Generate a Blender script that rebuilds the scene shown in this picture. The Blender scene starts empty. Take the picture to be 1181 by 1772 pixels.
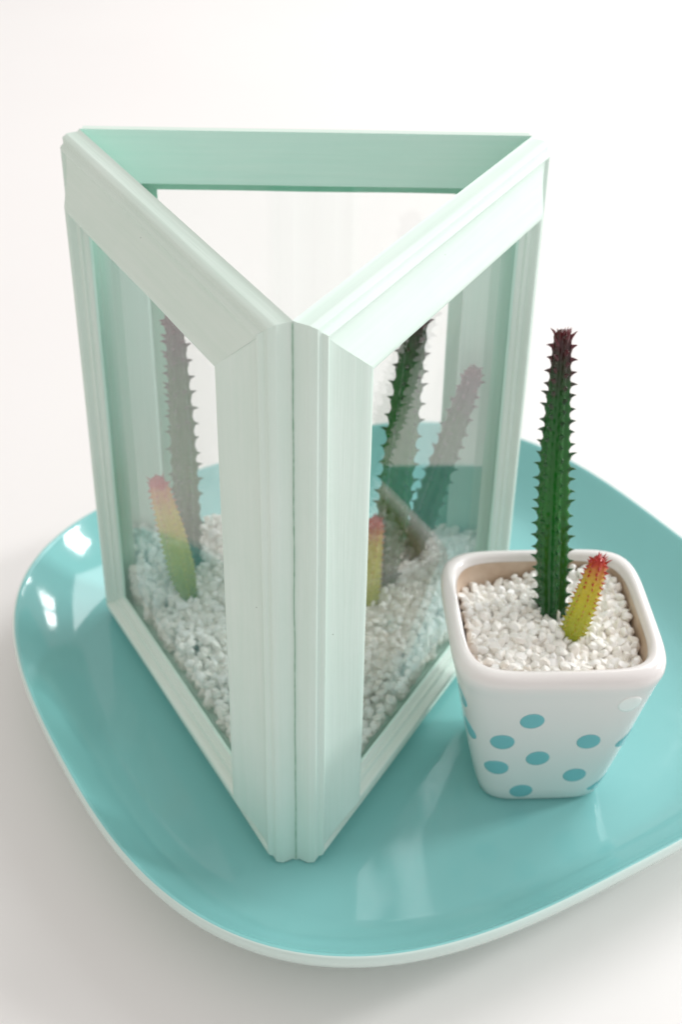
import bpy, math, random
import numpy as np
from mathutils import Vector, Matrix, noise
random.seed(7); rng = np.random.default_rng(7)
S = 0.2                       # one layout unit (width of one picture frame) is 0.2 m
sc = bpy.context.scene
col = sc.collection
R = math.radians

# ------------------------------------------------------------------ camera
cam = bpy.data.cameras.new('camera'); camo = bpy.data.objects.new('camera', cam); col.objects.link(camo)
cam.sensor_fit = 'VERTICAL'; cam.sensor_height = 36; cam.sensor_width = 24; cam.lens = 36*2413.73/1772
yaw, pitch, roll = 0.0055, 0.6142, 0.0176
dv = Vector((math.sin(yaw)*math.cos(pitch), math.cos(yaw)*math.cos(pitch), -math.sin(pitch)))
rv = Vector((math.cos(yaw), -math.sin(yaw), 0)); uv = rv.cross(dv)
r2 = rv*math.cos(roll)+uv*math.sin(roll); u2 = -rv*math.sin(roll)+uv*math.cos(roll)
m = Matrix((r2, u2, -dv)).transposed().to_4x4()
m.translation = Vector((0.0738, -2.0518, 2.3781))*S
camo.matrix_world = m
cam.clip_start = 0.01; cam.clip_end = 50
cam.dof.use_dof = True; cam.dof.focus_distance = 2.55*S; cam.dof.aperture_fstop = 11
sc.camera = camo

# ------------------------------------------------------------------ light
w = bpy.data.worlds.new('World'); sc.world = w; w.use_nodes = True
bg = w.node_tree.nodes['Background']; bg.inputs[0].default_value = (1.0, 0.962, 0.93, 1); bg.inputs[1].default_value = 0.75
# the room's soft light: world colour graded, added warm fill left, cooler right
_nt = w.node_tree; _tc = _nt.nodes.new('ShaderNodeTexCoord'); _sx = _nt.nodes.new('ShaderNodeSeparateXYZ'); _mr = _nt.nodes.new('ShaderNodeMapRange')
_rp = _nt.nodes.new('ShaderNodeValToRGB'); _nt.links.new(_tc.outputs['Generated'], _sx.inputs[0]); _nt.links.new(_sx.outputs['X'], _mr.inputs['Value'])
_mr.inputs['From Min'].default_value = -1; _mr.inputs['From Max'].default_value = 1
_rp.color_ramp.elements[0].color = (1.0, .905, .835, 1); _rp.color_ramp.elements[1].color = (.97, .985, 1.0, 1)
_nt.links.new(_mr.outputs[0], _rp.inputs[0]); _nt.links.new(_rp.outputs[0], bg.inputs[0])
def area(name, loc, target, sx, sy, power, color):
    l = bpy.data.lights.new(name, 'AREA'); l.shape = 'RECTANGLE'; l.size = sx*S; l.size_y = sy*S
    l.energy = power; l.color = color
    o = bpy.data.objects.new(name, l); col.objects.link(o)
    loc = Vector(loc)*S; target = Vector(target)*S
    o.location = loc; o.rotation_euler = (target-loc).to_track_quat('-Z', 'Y').to_euler()
    return o
# right-hand window of four panes, and the tall window behind on the right
for i, (dy, dz) in enumerate(((-.52, -.72), (.52, -.72), (-.52, .72), (.52, .72))):
    area('window_pane_light', (12.6, 3.2+dy, 6.6+dz), (0.2, 0.5+dy*.3, 0.3), .92, 1.3, 7.8, (1.0, .99, .98))
area('back_window_light', (7.6, 8.2, 10.6), (0.3, 0.5, 0.2), 8.0, 6.4, 34, (.97, .99, 1.0))
for dx in (-.62, .62):
    area('small_window_light', (7.3+dx*.78, 9.6-dx*.62, 3.0), (-.6, .65, .1), .95, 1.5, 3.6, (1, .98, .97))
sc.view_settings.view_transform = 'Standard'; sc.view_settings.look = 'None'; sc.view_settings.gamma = 1
sc.view_settings.exposure = 0
sc.cycles.max_bounces = 14; sc.cycles.diffuse_bounces = 10; sc.cycles.transparent_max_bounces = 32; sc.cycles.glossy_bounces = 6

# ------------------------------------------------------------------ materials
def mat(name, color=(.5,.5,.5), rough=.5, spec=.5, coat=0):
    mt = bpy.data.materials.new(name); mt.use_nodes = True
    b = mt.node_tree.nodes['Principled BSDF']
    b.inputs['Base Color'].default_value = (*color, 1); b.inputs['Roughness'].default_value = rough
    b.inputs['Specular IOR Level'].default_value = spec; b.inputs['Coat Weight'].default_value = coat
    b.inputs['Coat Roughness'].default_value = .04
    return mt, mt.node_tree, b
def N(nt, t, **kw):
    n = nt.nodes.new(t)
    for k, v in kw.items():
        if k.startswith('_'): n.inputs[k[1:].replace('_', ' ')].default_value = v
        else: setattr(n, k, v)
    return n
def ramp(nt, fac, stops):
    r = nt.nodes.new('ShaderNodeValToRGB'); e = r.color_ramp.elements
    while len(e) < len(stops): e.new(.5)
    for i, (p, c) in enumerate(stops): e[i].position = p; e[i].color = (*c, 1)
    nt.links.new(fac, r.inputs[0]); return r
def coords(nt, scale):
    tc = N(nt, 'ShaderNodeTexCoord'); mp = N(nt, 'ShaderNodeMapping'); mp.inputs['Scale'].default_value = scale
    nt.links.new(tc.outputs['Object'], mp.inputs[0]); return mp.outputs[0]
def bump(nt, b, h, strength, dist):
    n = N(nt, 'ShaderNodeBump'); n.inputs['Strength'].default_value = strength; n.inputs['Distance'].default_value = dist
    nt.links.new(h, n.inputs['Height']); nt.links.new(n.outputs[0], b.inputs['Normal']); return n

# painted wood: brushed mint paint, faint strokes along the rail
M_paint, nt, b = mat('mint_paint', (.66, .82, .72), .5, .35)
c1 = coords(nt, (14, 420, 420)); n1 = N(nt, 'ShaderNodeTexNoise', _Scale=1.0, _Detail=5.0); nt.links.new(c1, n1.inputs['Vector'])
c2 = coords(nt, (28, 28, 28)); n2 = N(nt, 'ShaderNodeTexNoise', _Scale=1.0, _Detail=4.0); nt.links.new(c2, n2.inputs['Vector'])
mx = N(nt, 'ShaderNodeMath', operation='ADD'); nt.links.new(n1.outputs[0], mx.inputs[0]); nt.links.new(n2.outputs[0], mx.inputs[1])
hf = N(nt, 'ShaderNodeMath', operation='MULTIPLY'); hf.inputs[1].default_value = .5; nt.links.new(mx.outputs[0], hf.inputs[0])
rp = ramp(nt, hf.outputs[0], [(.3, (.645, .785, .71)), (.5, (.68, .805, .738)), (.7, (.715, .825, .768))])
vo = N(nt, 'ShaderNodeTexVoronoi', _Scale=170.0); c3 = coords(nt, (1, 1, 1)); nt.links.new(c3, vo.inputs['Vector'])
sp = N(nt, 'ShaderNodeMath', operation='LESS_THAN'); sp.inputs[1].default_value = .045; nt.links.new(vo.outputs['Distance'], sp.inputs[0])
n3 = N(nt, 'ShaderNodeTexNoise', _Scale=60.0); nt.links.new(c3, n3.inputs['Vector'])
g3 = N(nt, 'ShaderNodeMath', operation='GREATER_THAN'); g3.inputs[1].default_value = .62; nt.links.new(n3.outputs[0], g3.inputs[0])
m3 = N(nt, 'ShaderNodeMath', operation='MULTIPLY'); nt.links.new(sp.outputs[0], m3.inputs[0]); nt.links.new(g3.outputs[0], m3.inputs[1])
mc = N(nt, 'ShaderNodeMix', data_type='RGBA'); nt.links.new(m3.outputs[0], mc.inputs[0]); nt.links.new(rp.outputs[0], mc.inputs[6]); mc.inputs[7].default_value = (.22, .3, .24, 1)
nt.links.new(mc.outputs[2], b.inputs['Base Color'])
bump(nt, b, n1.outputs[0], .35, .0006)

M_paint_in = M_paint.copy(); M_paint_in.name = 'inner_mint'  # more saturated mint for the back and rebate faces
for e_, c_ in zip([n for n in M_paint_in.node_tree.nodes if n.type == 'VALTORGB'][0].color_ramp.elements, ((.58, .83, .745), (.62, .85, .77), (.66, .865, .79))): e_.color = (*c_, 1)

M_rebate = M_paint.copy(); M_rebate.name = 'green_rebate'  # darker green for the rebate ledge against the pane
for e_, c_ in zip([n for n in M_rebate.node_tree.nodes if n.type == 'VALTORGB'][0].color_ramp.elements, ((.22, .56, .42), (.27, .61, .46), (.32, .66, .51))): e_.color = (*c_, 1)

# glass: clear pane, reflecting by its angle, light passes straight through
def glass_mat(name, tint):
    mt = bpy.data.materials.new(name); mt.use_nodes = True; nt = mt.node_tree; nt.nodes.clear()
    out = N(nt, 'ShaderNodeOutputMaterial'); mix = N(nt, 'ShaderNodeMixShader'); tr = N(nt, 'ShaderNodeBsdfTransparent')
    gl = N(nt, 'ShaderNodeBsdfGlossy'); gl.inputs['Roughness'].default_value = 0.0
    fr = N(nt, 'ShaderNodeFresnel'); geo = N(nt, 'ShaderNodeNewGeometry'); mm = N(nt, 'ShaderNodeMix', data_type='FLOAT')
    mm.inputs[2].default_value = 1.52; mm.inputs[3].default_value = 1/1.52
    nt.links.new(geo.outputs['Backfacing'], mm.inputs[0]); nt.links.new(mm.outputs[0], fr.inputs['IOR'])
    tr.inputs[0].default_value = (*tint, 1)
    nt.links.new(fr.outputs[0], mix.inputs[0]); nt.links.new(tr.outputs[0], mix.inputs[1]); nt.links.new(gl.outputs[0], mix.inputs[2])
    nt.links.new(mix.outputs[0], out.inputs[0]); return mt
M_glass = glass_mat('clear_glass', (.985, .996, .991))

M_plate, nt, b = mat('turquoise_glaze', (.14, .46, .44), .085, .5, 0)
c1 = coords(nt, (9, 9, 9)); n1 = N(nt, 'ShaderNodeTexNoise', _Scale=1.0, _Detail=3.0); nt.links.new(c1, n1.inputs['Vector'])
rp = ramp(nt, n1.outputs[0], [(.3, (.235, .55, .545)), (.7, (.255, .575, .57))]); nt.links.new(rp.outputs[0], b.inputs['Base Color'])
c2 = coords(nt, (14, 14, 14)); n2 = N(nt, 'ShaderNodeTexNoise', _Scale=1.0, _Detail=1.0); nt.links.new(c2, n2.inputs['Vector'])
bump(nt, b, n2.outputs[0], .12, .002)
c3 = coords(nt, (60, 60, 60)); n3 = N(nt, 'ShaderNodeTexNoise', _Scale=1.0, _Detail=8.0, _Roughness=.7); nt.links.new(c3, n3.inputs['Vector'])
r3 = N(nt, 'ShaderNodeMapRange'); r3.inputs['From Min'].default_value = .4; r3.inputs['From Max'].default_value = .75; r3.inputs['To Min'].default_value = .07; r3.inputs['To Max'].default_value = .15
nt.links.new(n3.outputs[0], r3.inputs['Value']); nt.links.new(r3.outputs[0], b.inputs['Roughness'])
M_rim, nt, b = mat('pale_glaze_edge', (.62, .76, .72), .2, .5, .4)

M_pot, nt, b = mat('white_ceramic', (.81, .775, .76), .17, .5, .15)
c1 = coords(nt, (22, 22, 22)); n1 = N(nt, 'ShaderNodeTexNoise', _Scale=1.0, _Detail=2.0); nt.links.new(c1, n1.inputs['Vector'])
bump(nt, b, n1.outputs[0], .15, .0015)
M_clay, nt, b = mat('bare_clay_inside', (.50, .36, .26), .6)
c1 = coords(nt, (60, 60, 60)); n1 = N(nt, 'ShaderNodeTexNoise', _Scale=1.0, _Detail=4.0); nt.links.new(c1, n1.inputs['Vector'])
rp = ramp(nt, n1.outputs[0], [(.35, (.52, .38, .27)), (.65, (.70, .57, .46))]); nt.links.new(rp.outputs[0], b.inputs['Base Color'])
M_dot, nt, b = mat('teal_dot_glaze', (.18, .48, .52), .2, .5, .4)
M_dotw, nt, b = mat('white_dot_glaze', (.88, .90, .88), .2, .5, .4)

def pebble_mat(name, lo, hi):
    mt, nt, b = mat(name, hi, .42, .45)
    g = N(nt, 'ShaderNodeNewGeometry')
    oi = N(nt, 'ShaderNodeObjectInfo')
    ad = N(nt, 'ShaderNodeMath', operation='ADD'); nt.links.new(g.outputs['Random Per Island'], ad.inputs[0]); nt.links.new(oi.outputs['Random'], ad.inputs[1])
    fr = N(nt, 'ShaderNodeMath', operation='FRACT'); nt.links.new(ad.outputs[0], fr.inputs[0])
    rp = ramp(nt, fr.outputs[0], [(0, lo), (.25, tuple((a+c)/2 for a, c in zip(lo, hi))), (.6, hi), (1, (.95, .945, .935))])
    nt.links.new(rp.outputs[0], b.inputs['Base Color'])
    b.inputs['Subsurface Weight'].default_value = 0
    c = coords(nt, (900, 900, 900)); n = N(nt, 'ShaderNodeTexNoise', _Scale=1.0, _Detail=3.0); nt.links.new(c, n.inputs['Vector'])
    bump(nt, b, n.outputs[0], .3, .0004)
    return mt
M_peb = pebble_mat('white_marble_chips', (.90, .86, .80), (.945, .93, .90))

M_table, nt, b = mat('white_tabletop', (.86, .85, .845), .45, .3)
c1 = coords(nt, (3, 3, 3)); n1 = N(nt, 'ShaderNodeTexNoise', _Scale=1.0, _Detail=6.0); nt.links.new(c1, n1.inputs['Vector'])
rp = ramp(nt, n1.outputs[0], [(.3, (.835, .818, .81)), (.7, (.855, .84, .833))]); nt.links.new(rp.outputs[0], b.inputs['Base Color'])

def cactus_mat(name, stops, length, rough=.15, spec=.45):
    mt, nt, b = mat(name, (.1, .2, .1), rough, spec, .12)
    tc = N(nt, 'ShaderNodeTexCoord'); sx = N(nt, 'ShaderNodeSeparateXYZ'); nt.links.new(tc.outputs['Object'], sx.inputs[0])
    mr = N(nt, 'ShaderNodeMapRange'); mr.inputs['From Max'].default_value = length; nt.links.new(sx.outputs['Z'], mr.inputs['Value'])
    n = N(nt, 'ShaderNodeTexNoise', _Scale=180.0, _Detail=3.0); nt.links.new(tc.outputs['Object'], n.inputs['Vector'])
    a = N(nt, 'ShaderNodeMath', operation='MULTIPLY_ADD'); a.inputs[1].default_value = .14; nt.links.new(n.outputs[0], a.inputs[0]); 
    s = N(nt, 'ShaderNodeMath', operation='SUBTRACT'); s.inputs[1].default_value = .07; nt.links.new(mr.outputs[0], s.inputs[0]); nt.links.new(s.outputs[0], a.inputs[2])
    rp = ramp(nt, a.outputs[0], stops); nt.links.new(rp.outputs[0], b.inputs['Base Color'])
    bump(nt, b, n.outputs[0], .5, .0006)
    b.inputs['Subsurface Weight'].default_value = .04; b.inputs['Subsurface Radius'].default_value = (.001, .001, .0005); b.inputs['Subsurface Scale'].default_value = 1
    return mt

# ------------------------------------------------------------------ helpers
def link(name, verts, faces, material, parent=None, loc=None, smooth=True, sharp=None, mats=None):
    me = bpy.data.meshes.new(name); me.from_pydata([tuple(np.asarray(v)*S) for v in verts], [], faces)
    me.materials.append(material)
    for mm in (mats or []): me.materials.append(mm)
    if smooth:
        me.shade_smooth()
        if sharp: me.set_sharp_from_angle(angle=R(sharp))
    me.update()
    o = bpy.data.objects.new(name, me); col.objects.link(o)
    if parent: o.parent = parent
    if loc is not None: o.location = Vector(loc)*S
    return o
def tag(o, label=None, cat=None, group=None, kind=None):
    if label: o['label'] = label
    if cat: o['category'] = cat
    if group: o['group'] = group
    if kind: o['kind'] = kind
    return o
def empty(name, loc, rz=0):
    o = bpy.data.objects.new(name, None); col.objects.link(o); o.location = Vector(loc)*S; o.rotation_euler.z = rz
    o.empty_display_size = .02; return o

# ------------------------------------------------------------------ table
Z_TABLE = -.055
t = link('tabletop', [(-14, -14, 0), (14, -14, 0), (14, 14, 0), (-14, 14, 0)], [(0, 1, 2, 3)], M_table, loc=(0, 0, Z_TABLE), smooth=False)
tag(t, kind='structure')

# ------------------------------------------------------------------ plate
PC = (.2264, .6264); PA = .893; PR = 0.5418
def plate_ring(s, n, z, K=240):
    out = []
    for k in range(K):
        a = 2*math.pi*k/K; c, q = math.cos(a), math.sin(a)
        r = s*PA/((abs(c)**n+abs(q)**n)**(1/n))
        wob = 1+.003*math.sin(2*a+.6)-.022*s*math.exp(-((((a-2.6+math.pi) % (2*math.pi))-math.pi)/.45)**2)
        out.append((r*c*wob, r*q*wob, z))
    return out
def interp(pts, x):
    return float(np.interp(x, [p[0] for p in pts], [p[1] for p in pts]))
prof = []
ZR = .14
for s in np.linspace(.06, .80, 14): prof.append((s, 0.0))
for u in np.linspace(0, 1, 16)[1:]:
    prof.append((.80+.183*u, (ZR-.006)*(u**1.75)))
prof += [(.988, ZR-.001), (.9935, ZR), (.998, ZR-.003), (1.0, ZR-.010), (.9985, ZR-.022), (.990, ZR-.040)]
for u in np.linspace(0, 1, 12)[1:]:
    prof.append((.990-.21*u, ZR-.040-(ZR+.052-.040-.012)*(1-(1-u)**1.7)))
prof += [(.62, -.040), (.60, -.052), (.58, -.052), (.56, -.036)]
for s in (.4, .2, .06): prof.append((s, -.036))
verts = []; faces = []; K = 240; mi = []
for s, z in prof:
    n = 2.0+1.0*min(1, max(0, (s-.15)/.75))
    verts += plate_ring(s, n, z)
for i in range(len(prof)-1):
    for k in range(K):
        k2 = (k+1) % K
        faces.append((i*K+k, i*K+k2, (i+1)*K+k2, (i+1)*K+k))
        mi.append(1 if i >= 30 else 0)
faces.append(tuple(range(K-1, -1, -1))); mi.append(0)
faces.append(tuple(range((len(prof)-1)*K, len(prof)*K))); mi.append(1)
pl = link('plate', verts, faces, M_plate, loc=(PC[0], PC[1], 0), mats=[M_rim])
pl.data.polygons.foreach_set('material_index', mi); pl.rotation_euler.z = PR
import bmesh
def fix_normals(o, flip=False):
    bm = bmesh.new(); bm.from_mesh(o.data); bmesh.ops.recalc_face_normals(bm, faces=bm.faces)
    bm.to_mesh(o.data); bm.free()
fix_normals(pl)
tag(pl, 'large turquoise glazed plate with rounded corners standing on the white table', 'plate')

# ------------------------------------------------------------------ terrarium of three picture frames
H = 1.3145; HA = 0.5106; WB = 2*math.sin(HA)
PROF = [(0, 0), (.0035, .006), (.0035, .028), (.0045, .0320), (.0060, .0345), (.0080, .0405), (.0100, .0425), (.0150, .0430), (.0195, .0455), (.0220, .0515), (.0255, .0545), (.0295, .0540),
        (.0320, .0515), (.0345, .0480), (.041, .0488), (.055, .0540), (.075, .0640), (.095, .0750), (.110, .0835), (.117, .0875),
        (.123, .0885), (.1275, .0865), (.130, .082), (.1305, .074), (.133, .070), (.140, .0685), (.1425, .066), (.143, .061), (.147, .0575), (.1515, .055),
        (.153, .052), (.153, .0455), (.122, .0455), (.122, .001), (.121, 0)]
ter = empty('terrarium', (0, 0.5, 0))
tag(ter, 'tall triangular terrarium of three mint painted picture frames with glass, filled with white gravel', 'terrarium')
def rail(name, L, frame_mat, seed):
    n = 28; P = len(PROF); vs = []; fs = []
    for i in range(n+1):
        u = i/n
        for s, d in PROF:
            half = L/2-s*1.0
            x = -half+2*half*u
            wz = .0011*noise.noise(Vector((x*4, seed*7.3, s*12)))
            ws = .0009*noise.noise(Vector((x*5, seed*3.1+9, s*9)))
            vs.append((x, s+(ws if s > .01 else 0), d+(wz if d > .01 else 0)))
    for i in range(n):
        for j in range(P):
            j2 = (j+1) % P
            fs.append((i*P+j, (i+1)*P+j, (i+1)*P+j2, i*P+j2))
    fs.append(tuple(range(P))); fs.append(tuple(range(n*P+P-1, n*P-1, -1)))
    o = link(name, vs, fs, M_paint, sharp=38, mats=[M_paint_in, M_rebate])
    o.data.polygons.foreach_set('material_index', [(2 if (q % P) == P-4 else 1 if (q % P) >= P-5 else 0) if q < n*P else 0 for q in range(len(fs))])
    fix_normals(o); o.data.set_sharp_from_angle(angle=R(38))
    o.parent = ter
    mw = frame_mat.copy(); mw.translation = (mw.translation-Vector((0, .5, 0)))*S
    o.matrix_local = mw
    return o
def frame(origin, a, n, W, seed):
    z = Vector((0, 0, 1)); O = Vector(origin)
    def mk(name, Y, pos, L, sd):
        X = Y.cross(n)                # X x Y = n
        M = Matrix((X, Y, n)).transposed().to_4x4(); M.translation = pos
        rail(name, L, M, sd)
    mk('bottom_rail', z, O+a*W/2, W, seed+1)
    mk('top_rail', -z, O+a*W/2+z*H, W, seed+2)
    mk('stile', a, O+z*H/2, H, seed+3)
    mk('stile', -a, O+a*W+z*H/2, H, seed+4)
    # pane
    i0, i1 = .1225, W-.1225
    vs = []
    for d in (.034, .0445):
        for (s, h) in ((i0, .1225), (i1, .1225), (i1, H-.1225), (i0, H-.1225)):
            p = O+a*s+n*d+z*h-Vector((0, .5, 0)); vs.append(tuple(p))
    fs = [(0, 1, 2, 3), (7, 6, 5, 4), (0, 4, 5, 1), (1, 5, 6, 2), (2, 6, 7, 3), (3, 7, 4, 0)]
    g = link('glass_pane', vs, fs, M_glass, parent=ter, smooth=False); fix_normals(g)
sL = Vector((-math.sin(HA), math.cos(HA), 0)); nL = Vector((-math.cos(HA), -math.sin(HA), 0))
sR = Vector((math.sin(HA), math.cos(HA), 0)); nR = Vector((math.cos(HA), -math.sin(HA), 0))
frame((0, 0, 0), sL, nL, 1.0, 10)
frame((0, 0, 0), sR, nR, 1.0, 20)
frame((-math.sin(HA), math.cos(HA), 0), Vector((1, 0, 0)), Vector((0, 1, 0)), WB, 30)
# dark strip added along the front corner seam, crack shade as colour, uneven width
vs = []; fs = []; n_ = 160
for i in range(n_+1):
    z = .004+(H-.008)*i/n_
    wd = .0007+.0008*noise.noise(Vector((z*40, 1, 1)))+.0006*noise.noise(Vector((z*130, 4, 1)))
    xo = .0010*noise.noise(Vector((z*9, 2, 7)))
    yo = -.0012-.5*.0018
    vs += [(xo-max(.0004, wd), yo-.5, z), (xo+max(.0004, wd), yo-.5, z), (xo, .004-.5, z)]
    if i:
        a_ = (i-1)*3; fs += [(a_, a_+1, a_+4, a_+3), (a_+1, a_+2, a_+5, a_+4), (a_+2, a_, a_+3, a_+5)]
M_seam_shade, nt, b = mat('seam_shade_green', (.25, .42, .31), .7)
link('seam_shade_strip', vs, fs, M_seam_shade, parent=ter, smooth=False)
# thin board that closes the bottom
yb = math.cos(HA)-.003; k = math.tan(HA)
vs = [(0, .012-.5, z) for z in (.004, .02)]+[(-k*(yb-.012), yb-.5, z) for z in (.004, .02)]+[(k*(yb-.012), yb-.5, z) for z in (.004, .02)]
bb = link('base_board', vs, [(0, 2, 4), (1, 5, 3), (0, 1, 3, 2), (2, 3, 5, 4), (4, 5, 1, 0)], M_paint, parent=ter, smooth=False); fix_normals(bb)

# ------------------------------------------------------------------ gravel
def chip_shapes(nshape, sub=1):
    out = []
    for i in range(nshape):
        bm = bmesh.new(); bmesh.ops.create_icosphere(bm, subdivisions=sub+1, radius=1)
        rs = np.random.default_rng(100+i)
        pl_ = [(Vector(rs.normal(size=3)).normalized(), rs.uniform(.52, .84)) for _ in range(11)]
        sx = Vector((rs.uniform(.95, 1.25), rs.uniform(.75, 1.0), rs.uniform(.65, .9)))
        for v in bm.verts:
            p = v.co.copy()
            for nn, dd in pl_:
                q = p.dot(nn)
                if q > dd: p -= nn*(q-dd)*.98
            v.co = Vector((p.x*sx.x, p.y*sx.y, p.z*sx.z))
        V = np.array([v.co[:] for v in bm.verts]); F = np.array([[v.index for v in f.verts] for f in bm.faces]); bm.free()
        out.append((V, F))
    return out
CH = chip_shapes(9, 1); CHL = chip_shapes(6, 0)
def rand_rot(rs, n):
    q = rs.normal(size=(n, 4)); q /= np.linalg.norm(q, axis=1)[:, None]
    w_, x, y, z = q.T
    return np.stack([1-2*(y*y+z*z), 2*(x*y-z*w_), 2*(x*z+y*w_), 2*(x*y+z*w_), 1-2*(x*x+z*z), 2*(y*z-x*w_), 2*(x*z-y*w_), 2*(y*z+x*w_), 1-2*(x*x+y*y)], 1).reshape(n, 3, 3)
def gravel_mesh(name, P, rad, shapes, extra=None):
    """P Nx3 positions, rad N radii, in layout units; one joined mesh built with numpy"""
    n = len(P); Rm = rand_rot(rng, n); VV = []; FF = []; off = 0
    for k, (V, F) in enumerate(shapes):
        idx = np.arange(k, n, len(shapes))
        if not len(idx): continue
        vv = np.einsum('nij,vj->nvi', Rm[idx], V)*rad[idx][:, None, None]+P[idx][:, None, :]
        ff = F[None]+(np.arange(len(idx))*len(V))[:, None, None]+off
        VV.append(vv.reshape(-1, 3)); FF.append(ff.reshape(-1, 3)); off += len(idx)*len(V)
    if extra:
        VV.append(np.array(extra[0])); FF.append(np.array(extra[1])+off)
    V = np.concatenate(VV)*S; F = np.concatenate(FF)
    me = bpy.data.meshes.new(name); me.vertices.add(len(V)); me.vertices.foreach_set('co', V.ravel())
    me.loops.add(F.size); me.loops.foreach_set('vertex_index', F.ravel().astype(np.int32))
    me.polygons.add(len(F)); me.polygons.foreach_set('loop_start', np.arange(0, F.size, 3, dtype=np.int32))
    me.polygons.foreach_set('loop_total', np.full(len(F), 3, dtype=np.int32))
    me.update(calc_edges=True); me.validate(); me.shade_smooth(); me.set_sharp_from_angle(angle=R(28)); me.materials.append(M_peb)
    o = bpy.data.objects.new(name, me); col.objects.link(o); return o

def tsurf(x, y):
    h = .165+.105*min(1, max(0, (y-.15)/.70))**1.8
    h += .018*noise.noise(Vector((x*4, y*4, 2)))+.008*noise.noise(Vector((x*11, y*11, 5)))
    h += .02*max(0, -x-.15)
    return h
def inside_d(x, y):
    """distance inside the glass surface (positive inside)"""
    p = Vector((x, y, 0)); return min(.034-p.dot(nL), .034-p.dot(nR), .034-(y-math.cos(HA)))
def corner_ok(x, y, z):
    # keep chips between the stiles and above the rails
    for (O, a, n, W) in (((0, 0), sL, nL, 1.0), ((0, 0), sR, nR, 1.0), ((-math.sin(HA), math.cos(HA)), Vector((1, 0, 0)), Vector((0, 1, 0)), WB)):
        v = Vector((x-O[0], y-O[1], 0)); s = v.dot(a); d = v.dot(n)
        if d > -.008 and (s < .132 or s > W-.132 or z < .132): return False
    return True
sp_ = .0182; P = []; Rd = []
xs = np.arange(-.55, .56, sp_); ys = np.arange(0, .92, sp_)
for x in xs:
    for y in ys:
        xx = x+rng.uniform(-.5, .5)*sp_; yy = y+rng.uniform(-.5, .5)*sp_
        di = inside_d(xx, yy)
        if di < .0105: continue
        top = tsurf(xx, yy); lv = 0
        zmin = .12 if di < .05 else top-.03
        z = top
        while z > zmin:
            zz = z+rng.uniform(-.4, .4)*sp_*(1 if lv == 0 else .6)
            if corner_ok(xx, yy, zz): P.append((xx, yy, zz)); Rd.append(rng.uniform(.0105, .0168))
            z -= sp_*.62; lv += 1
P = np.array(P); Rd = np.array(Rd)
# solid bed below the loose chips
ev = []; ef = []
core = [Vector((0, .05)), Vector((-.44, math.cos(HA)-.02)), Vector((.44, math.cos(HA)-.02))]
for (x, y) in [(0, .07), (-.445, .855), (.445, .855)]:
    ev.append((x, y, .022))
nb = 24
for i in range(nb+1):
    for j in range(nb+1):
        y = .07+(.855-.07)*i/nb; hw = .445*(i/nb); x = -hw+2*hw*j/nb
        ev.append((x, y, tsurf(x, y)-.010))
for i in range(nb):
    for j in range(nb):
        a_ = 3+i*(nb+1)+j; ef += [(a_, a_+1, a_+nb+2), (a_, a_+nb+2, a_+nb+1)]
for i in range(nb):
    l0 = 3+i*(nb+1); l1 = l0+nb+1; ef += [(0, l0, l1), (2, l1+nb, l0+nb)]
    ef.append((1, 3+nb*(nb+1)+i, 3+nb*(nb+1)+i+1))
ef += [(0, 3+nb*(nb+1), 1), (0, 2, 3+nb*(nb+1)+nb), (0, 1, 2)]
g = gravel_mesh('gravel', P, Rd, CHL if len(P) > 14000 else CH, (ev, ef))
tag(g, 'bed of small white stone chips lying behind the glass of the terrarium', 'gravel', kind='stuff')

# ------------------------------------------------------------------ pot
POT = (.549, .320); PROT = R(3); ZT = .454
pot = empty('pot', (POT[0], POT[1], 0.001), PROT)
tag(pot, 'square white ceramic pot with teal dots, standing on the turquoise plate', 'pot')
OUT = [(0, .127), (.004, .135), (.014, .1420), (.05, .1515), (.12, .167), (.20, .183), (.28, .1980), (.345, .2110), (.375, .2172), (.388, .2198), (.400, .2230),
       (.413, .2265), (.427, .2288), (.440, .2275), (.449, .222), (.454, .213)]
def outer_half(z): return float(np.interp(z, [o[0] for o in OUT], [o[1] for o in OUT]))
def nexp(z): return 4.9+.4*z/ZT
rings = [(z, h, nexp(z)) for z, h in OUT]+[(.4550, .208, 5), (.4535, .2015, 4.9), (.448, .1975, 4.8), (.436, .1950, 4.7)]
rings_in = [(.436, .1950, 4.7), (.412, .1930, 4.7), (.38, .188, 4.6), (.32, .170, 4.5), (.26, .15, 4.4)]
def sq_ring(h, n, z, K=96):
    return [(h*math.cos(a)/((abs(math.cos(a))**n+abs(math.sin(a))**n)**(1/n)), h*math.sin(a)/((abs(math.cos(a))**n+abs(math.sin(a))**n)**(1/n)), z)
            for a in (2*math.pi*k/K for k in range(K))]
def loft(rings, cap0=True, cap1=False, K=96):
    vs = []; fs = []
    for z, h, n in rings: vs += sq_ring(h, n, z, K)
    for i in range(len(rings)-1):
        for k in range(K):
            k2 = (k+1) % K; fs.append((i*K+k, i*K+k2, (i+1)*K+k2, (i+1)*K+k))
    if cap0: fs.append(tuple(range(K-1, -1, -1)))
    if cap1: fs.append(tuple(range((len(rings)-1)*K, len(rings)*K)))
    return vs, fs
vs, fs = loft(rings, True); link('wall', vs, fs, M_pot, parent=pot)
vs, fs = loft([(.4355, .1948, 4.7)]+[(z, h-.0002, n) for z, h, n in rings_in[1:]], False, True); link('inner_wall', vs, fs, M_clay, parent=pot)
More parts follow.
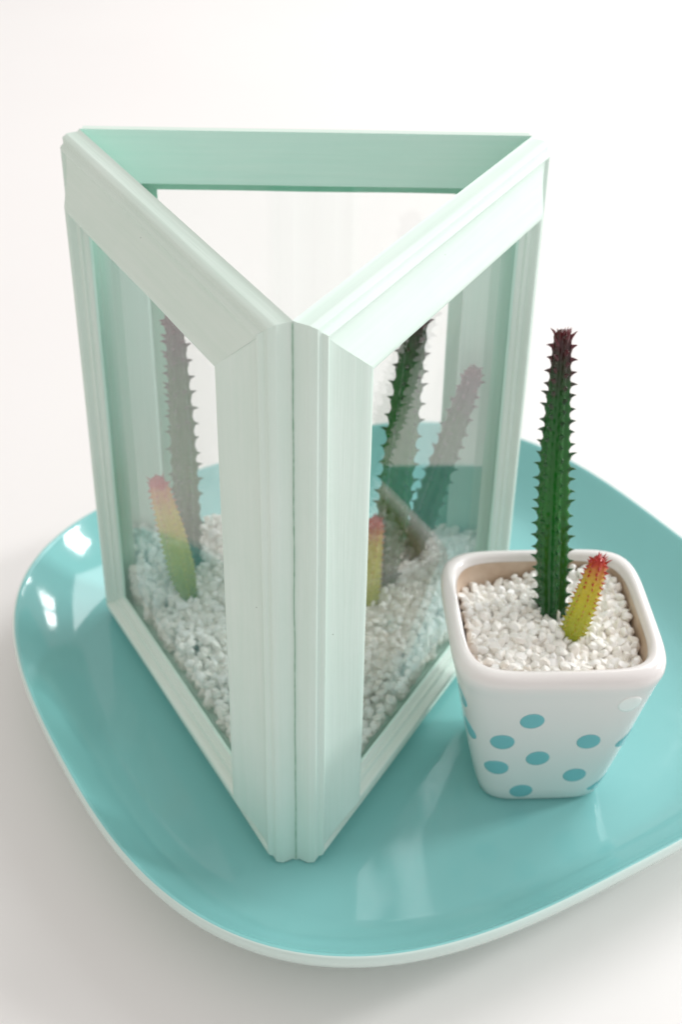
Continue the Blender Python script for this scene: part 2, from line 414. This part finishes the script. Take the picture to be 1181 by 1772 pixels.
def dot(face, c, z0, mt, r=.0262, label=None):
    vs = []; fs = []; K2 = 28
    def pt(q, z, off):
        h = outer_half(z)+off; n = nexp(z); q = max(-h*.99, min(h*.99, q))
        o = (h**n-abs(q)**n)**(1/n)
        return {'f': (q, -o, z), 'r': (o, q, z), 'l': (-o, q, z)}[face]
    vs.append(pt(c, z0, .0011))
    for rr, off in ((.5*r, .0011), (.9*r, .0011), (r, .0004), (r*1.002, -.0012)):
        for k in range(K2):
            a = 2*math.pi*k/K2; vs.append(pt(c+rr*math.cos(a), z0+rr*math.sin(a), off))
    for k in range(K2): fs.append((0, 1+k, 1+(k+1) % K2))
    for j in range(3):
        for k in range(K2):
            a0 = 1+j*K2; k2 = (k+1) % K2; fs.append((a0+k, a0+K2+k, a0+K2+k2, a0+k2))
    o = link('dot', vs, fs, mt, parent=pot)
    if label: o['label'] = label
for c, z0 in ((-.060, .315), (-.115, .238), (.073, .236), (-.031, .178), (.061, .108), (-.117, .139), (-.052, .047)):
    dot('f', c, z0, M_dot)
dot('f', .143, .362, M_dotw, label='white dot')
for c, z0 in ((-.150, .215), (-.120, .050), (.04, .30), (.00, .16)): dot('r', c, z0, M_dot)
for c, z0 in ((-.135, .330), (-.135, .235), (.00, .12), (.06, .30)): dot('l', c, z0, M_dot)

def l2w(x, y, z):
    c, s = math.cos(PROT), math.sin(PROT); return (POT[0]+c*x-s*y, POT[1]+s*x+c*y, z)
# chips in the pot: nearest 290 as single pebbles, the rest one mass
def psurf(x, y): return .414+.06*y+.008*noise.noise(Vector((x*9, y*9, 8)))+.012*(x > -9)*(-.5*(x/.17))*0 - .045*max(0, (y-.05)/.13)*max(0, min(1, (.03-x)/.12))
pts = []
tries = 0
while tries < 60000 and len(pts) < 900:
    tries += 1
    x, y = rng.uniform(-.187, .187, 2)
    if abs(x)**4.6+abs(y)**4.6 > .1815**4.6: continue
    if all((x-p[0])**2+(y-p[1])**2 > .0180**2 for p in pts[-900:]): pts.append((x, y))
tops = []
for x, y in pts:
    tops.append((*l2w(x, y, psurf(x, y)+rng.uniform(-.005, .006)), rng.uniform(.0120, .0182)))
tops.sort(key=lambda q: q[1])
meshes = []
for i, (V, F) in enumerate(CH):
    me = bpy.data.meshes.new('pebble'); me.from_pydata((V*S).tolist(), [], F.tolist()); me.shade_smooth(); me.set_sharp_from_angle(angle=R(28)); me.materials.append(M_peb); meshes.append(me)
for i, (x, y, z, r) in enumerate(tops[:290]):
    o = bpy.data.objects.new('pebble', meshes[i % len(meshes)]); col.objects.link(o)
    o.location = Vector((x, y, z))*S; o.rotation_euler = rng.uniform(0, 6.28, 3); o.scale = (r, r, r)
    tag(o, 'small white stone chip among those filling the dotted pot', 'pebble', 'white stone chips in the near half of the dotted pot')
rest = tops[290:]; P = [q[:3] for q in rest]; Rd = [q[3] for q in rest]
for lay in (1, 2):
    for _ in range(560):
        x, y = rng.uniform(-.182, .182, 2)
        if abs(x)**4.6+abs(y)**4.6 > .178**4.6: continue
        P.append(l2w(x, y, psurf(x, y)-.006*lay)); Rd.append(rng.uniform(.011, .0145))
cv = []; cf = []
K3 = 32
ring = sq_ring(.183, 4.5, 0, K3)
cv.append(l2w(0, 0, psurf(0, 0)-.010)); cv += [l2w(x, y, psurf(x, y)-.010) for x, y, _ in ring]
cf = [(0, 1+k, 1+(k+1) % K3) for k in range(K3)]
g = gravel_mesh('gravel', np.array(P), np.array(Rd), CH, (cv, cf))
tag(g, 'white stone chips filling the square dotted pot around the cactus stems', 'gravel', kind='stuff')

# ------------------------------------------------------------------ cacti
def cactus(label, base, top, r0, r1, r2, ribs, teeth, tlen, stops, spine_stops, seed, bend=.01, bury=.03, rib=.16, category='cactus', group=None, twist=.5, up=.35):
    base = Vector(base); top = Vector(top); ax = (top-base); L = ax.length; ax.normalize()
    base = base-ax*bury; L += bury
    rs = np.random.default_rng(seed)
    root = empty('cactus', base)
    root.rotation_euler = ax.to_track_quat('Z', 'Y').to_euler()
    tag(root, label, category, group)
    mb = cactus_mat('cactus_skin', stops, L*S); ms = cactus_mat('cactus_spine', spine_stops, L*S, .3)
    NR_ = int(teeth*5); MA = ribs*8
    ph = rs.uniform(0, 6.28)
    offs = rs.uniform(0, 1, ribs)
    dome = 1-1.15*r2/L
    def cen(t): return Vector((bend*math.sin(t*math.pi)*math.cos(seed), bend*math.sin(t*math.pi)*math.sin(seed), t*L))
    def rad(t):
        r = np.interp(t, [0, .12, .3, .6, .88, 1.0], [r0*.86, r0, r1, (r1*.7+r2*.3), r2, r2*.86])
        if t > dome: r *= math.sqrt(max(0.0, 1-((t-dome)/(1.003-dome))**2))
        return float(r)
    vs = []; fs = []
    for i in range(NR_+1):
        t = i/NR_; c = cen(t)
        for k in range(MA):
            a = 2*math.pi*k/MA; q = (ribs*a/(2*math.pi)) % 1.0
            j = int(round(ribs*a/(2*math.pi))) % ribs
            crest = (0.5+0.5*math.cos(2*math.pi*q))**1.5
            tt = math.cos(2*math.pi*(t*teeth+offs[j]))
            r = rad(t)*(1-rib+rib*1.6*crest+.09*crest*tt)*(1+.05*noise.noise(Vector((math.cos(a)*2, math.sin(a)*2, t*18+seed))))
            b_ = a+ph+twist*t
            vs.append((c.x+r*math.cos(b_), c.y+r*math.sin(b_), c.z))
    for i in range(NR_):
        for k in range(MA):
            k2 = (k+1) % MA; fs.append((i*MA+k, i*MA+k2, (i+1)*MA+k2, (i+1)*MA+k))
    fs.append(tuple(range(MA-1, -1, -1))); fs.append(tuple(range(NR_*MA, (NR_+1)*MA)))
    link('stem', vs, fs, mb, parent=root)
    # spines: hooked cones along each rib crest
    vs = []; fs = []
    for j in range(ribs):
        for m_ in range(int(teeth)+1):
            t = (m_-offs[j]+rs.uniform(-.12, .12))/teeth
            if t < .02 or t > .985: continue
            if rs.uniform() < .03: continue
            a = 2*math.pi*j/ribs+ph+twist*t+rs.uniform(-.08, .08); c = cen(t); r = rad(t)*(1+.6*rib)
            out = Vector((math.cos(a), math.sin(a), 0)); side = Vector((-math.sin(a), math.cos(a), 0)); z = Vector((0, 0, 1))
            ln = tlen*rs.uniform(.75, 1.2); bw = min(tlen*.62, .38*L/teeth)
            p0 = c+out*(r*.90); tip = c+out*(r+ln)+z*(ln*(up+rs.uniform(-.35, .35)+(1.2 if t > .95 else 0)))+side*ln*rs.uniform(-.2, .2)
            i0 = len(vs); S6 = 6
            for f_, w_ in ((0, 1.0), (.38, .55), (.7, .26)):
                cc = p0.lerp(tip, f_)+z*(ln*.10*math.sin(f_*3.14))
                for s_ in range(S6):
                    b_ = 2*math.pi*s_/S6
                    vs.append(tuple(cc+side*(bw*.62*w_*math.cos(b_))+z*(bw*w_*math.sin(b_))))
            vs.append(tuple(tip))
            for lv in range(2):
                for s_ in range(S6):
                    s2 = (s_+1) % S6; fs.append((i0+lv*S6+s_, i0+lv*S6+s2, i0+(lv+1)*S6+s2, i0+(lv+1)*S6+s_))
            for s_ in range(S6): fs.append((i0+2*S6+s_, i0+2*S6+(s_+1) % S6, i0+3*S6))
    # crown of spines on the tip
    for k in range(14):
        a = rs.uniform(0, 6.28); rr = r2*rs.uniform(.1, .6); c = cen(.985)+Vector((rr*math.cos(a), rr*math.sin(a), 0))
        out = Vector((math.cos(a)*.6, math.sin(a)*.6, 1)).normalized(); ln = tlen*1.25; i0 = len(vs)
        s1 = out.orthogonal().normalized(); s3 = out.cross(s1)
        for s_ in range(5):
            b_ = 2*math.pi*s_/5; vs.append(tuple(c+(s1*math.cos(b_)+s3*math.sin(b_))*tlen*.22))
        vs.append(tuple(c+out*ln*rs.uniform(.8, 1.2)))
        for s_ in range(5): fs.append((i0+s_, i0+(s_+1) % 5, i0+5))
    o = link('spines', vs, fs, ms, parent=root); o['kind'] = 'stuff'
    return root
GREEN = [(0, (.006, .035, .012)), (.15, (.010, .085, .018)), (.45, (.008, .145, .010)), (.78, (.009, .100, .012)), (.87, (.026, .040, .016)), (.93, (.045, .010, .011)), (1, (.085, .008, .009))]
GSPN = [(0, (.006, .060, .015)), (.5, (.012, .120, .022)), (.78, (.02, .05, .02)), (.9, (.07, .012, .018)), (1, (.13, .012, .02))]
YEL = [(0, (.10, .17, .012)), (.2, (.28, .33, .015)), (.55, (.50, .48, .02)), (.78, (.56, .42, .025)), (.88, (.54, .20, .02)), (.95, (.46, .03, .006)), (1, (.38, .012, .008))]
YSPN = [(0, (.26, .27, .01)), (.40, (.48, .36, .02)), (.65, (.5, .18, .02)), (.85, (.45, .03, .01)), (1, (.40, .01, .01))]
cactus('tall dark green cactus with reddish tip standing in the dotted pot', (.5640, .3450, .375), (.5530, .5850, 1.000), .0285, .0315, .0190, 6, 27, .0130, GREEN, GSPN, 3, bend=-.008, rib=.30, twist=.35)
cactus('small yellow-green cactus with red tip leaning beside the tall one in the dotted pot', (.5880, .2850, .385), (.632, .283, .625), .0190, .0260, .0195, 8, 20, .0082, YEL, YSPN, 5, bend=.004, rib=.10)
YEL2 = [(0, (.10, .17, .012)), (.2, (.24, .30, .02)), (.5, (.50, .47, .02)), (.76, (.56, .44, .03)), (.90, (.56, .22, .03)), (.95, (.46, .03, .02)), (1, (.38, .012, .012))]
# inside the terrarium
cactus('tall grey-green cactus seen through the left pane behind the yellow one', (-.290, .74, .20), (-.292, .72, .975), .026, .0300, .021, 7, 20, .013, GREEN, GSPN, 12, bend=.006)
cactus('small yellow and green cactus with pink tip leaning left behind the left pane', (-.287, .650, .20), (-.345, .650, .565), .0225, .0310, .0235, 7, 24, .0070, YEL2, YSPN, 8, bend=.004, rib=.12)
cactus('tallest dark cactus behind the right pane, its top hidden by the rail', (.206, .685, .20), (.252, .70, 1.03), .022, .0365, .026, 6, 21, .014, GREEN, GSPN, 15, bend=.016, twist=.2)
cactus('cactus with pink tip leaning right behind the right pane', (.262, .78, .22), (.398, .80, .785), .024, .0315, .023, 7, 18, .011, GREEN, GSPN, 21, bend=.004)
cactus('short yellow cactus with bright red tip half hidden behind the front corner post', (.160, .640, .17), (.172, .635, .47), .020, .026, .020, 7, 20, .0065, YEL, YSPN, 27, bend=.002, rib=.12)
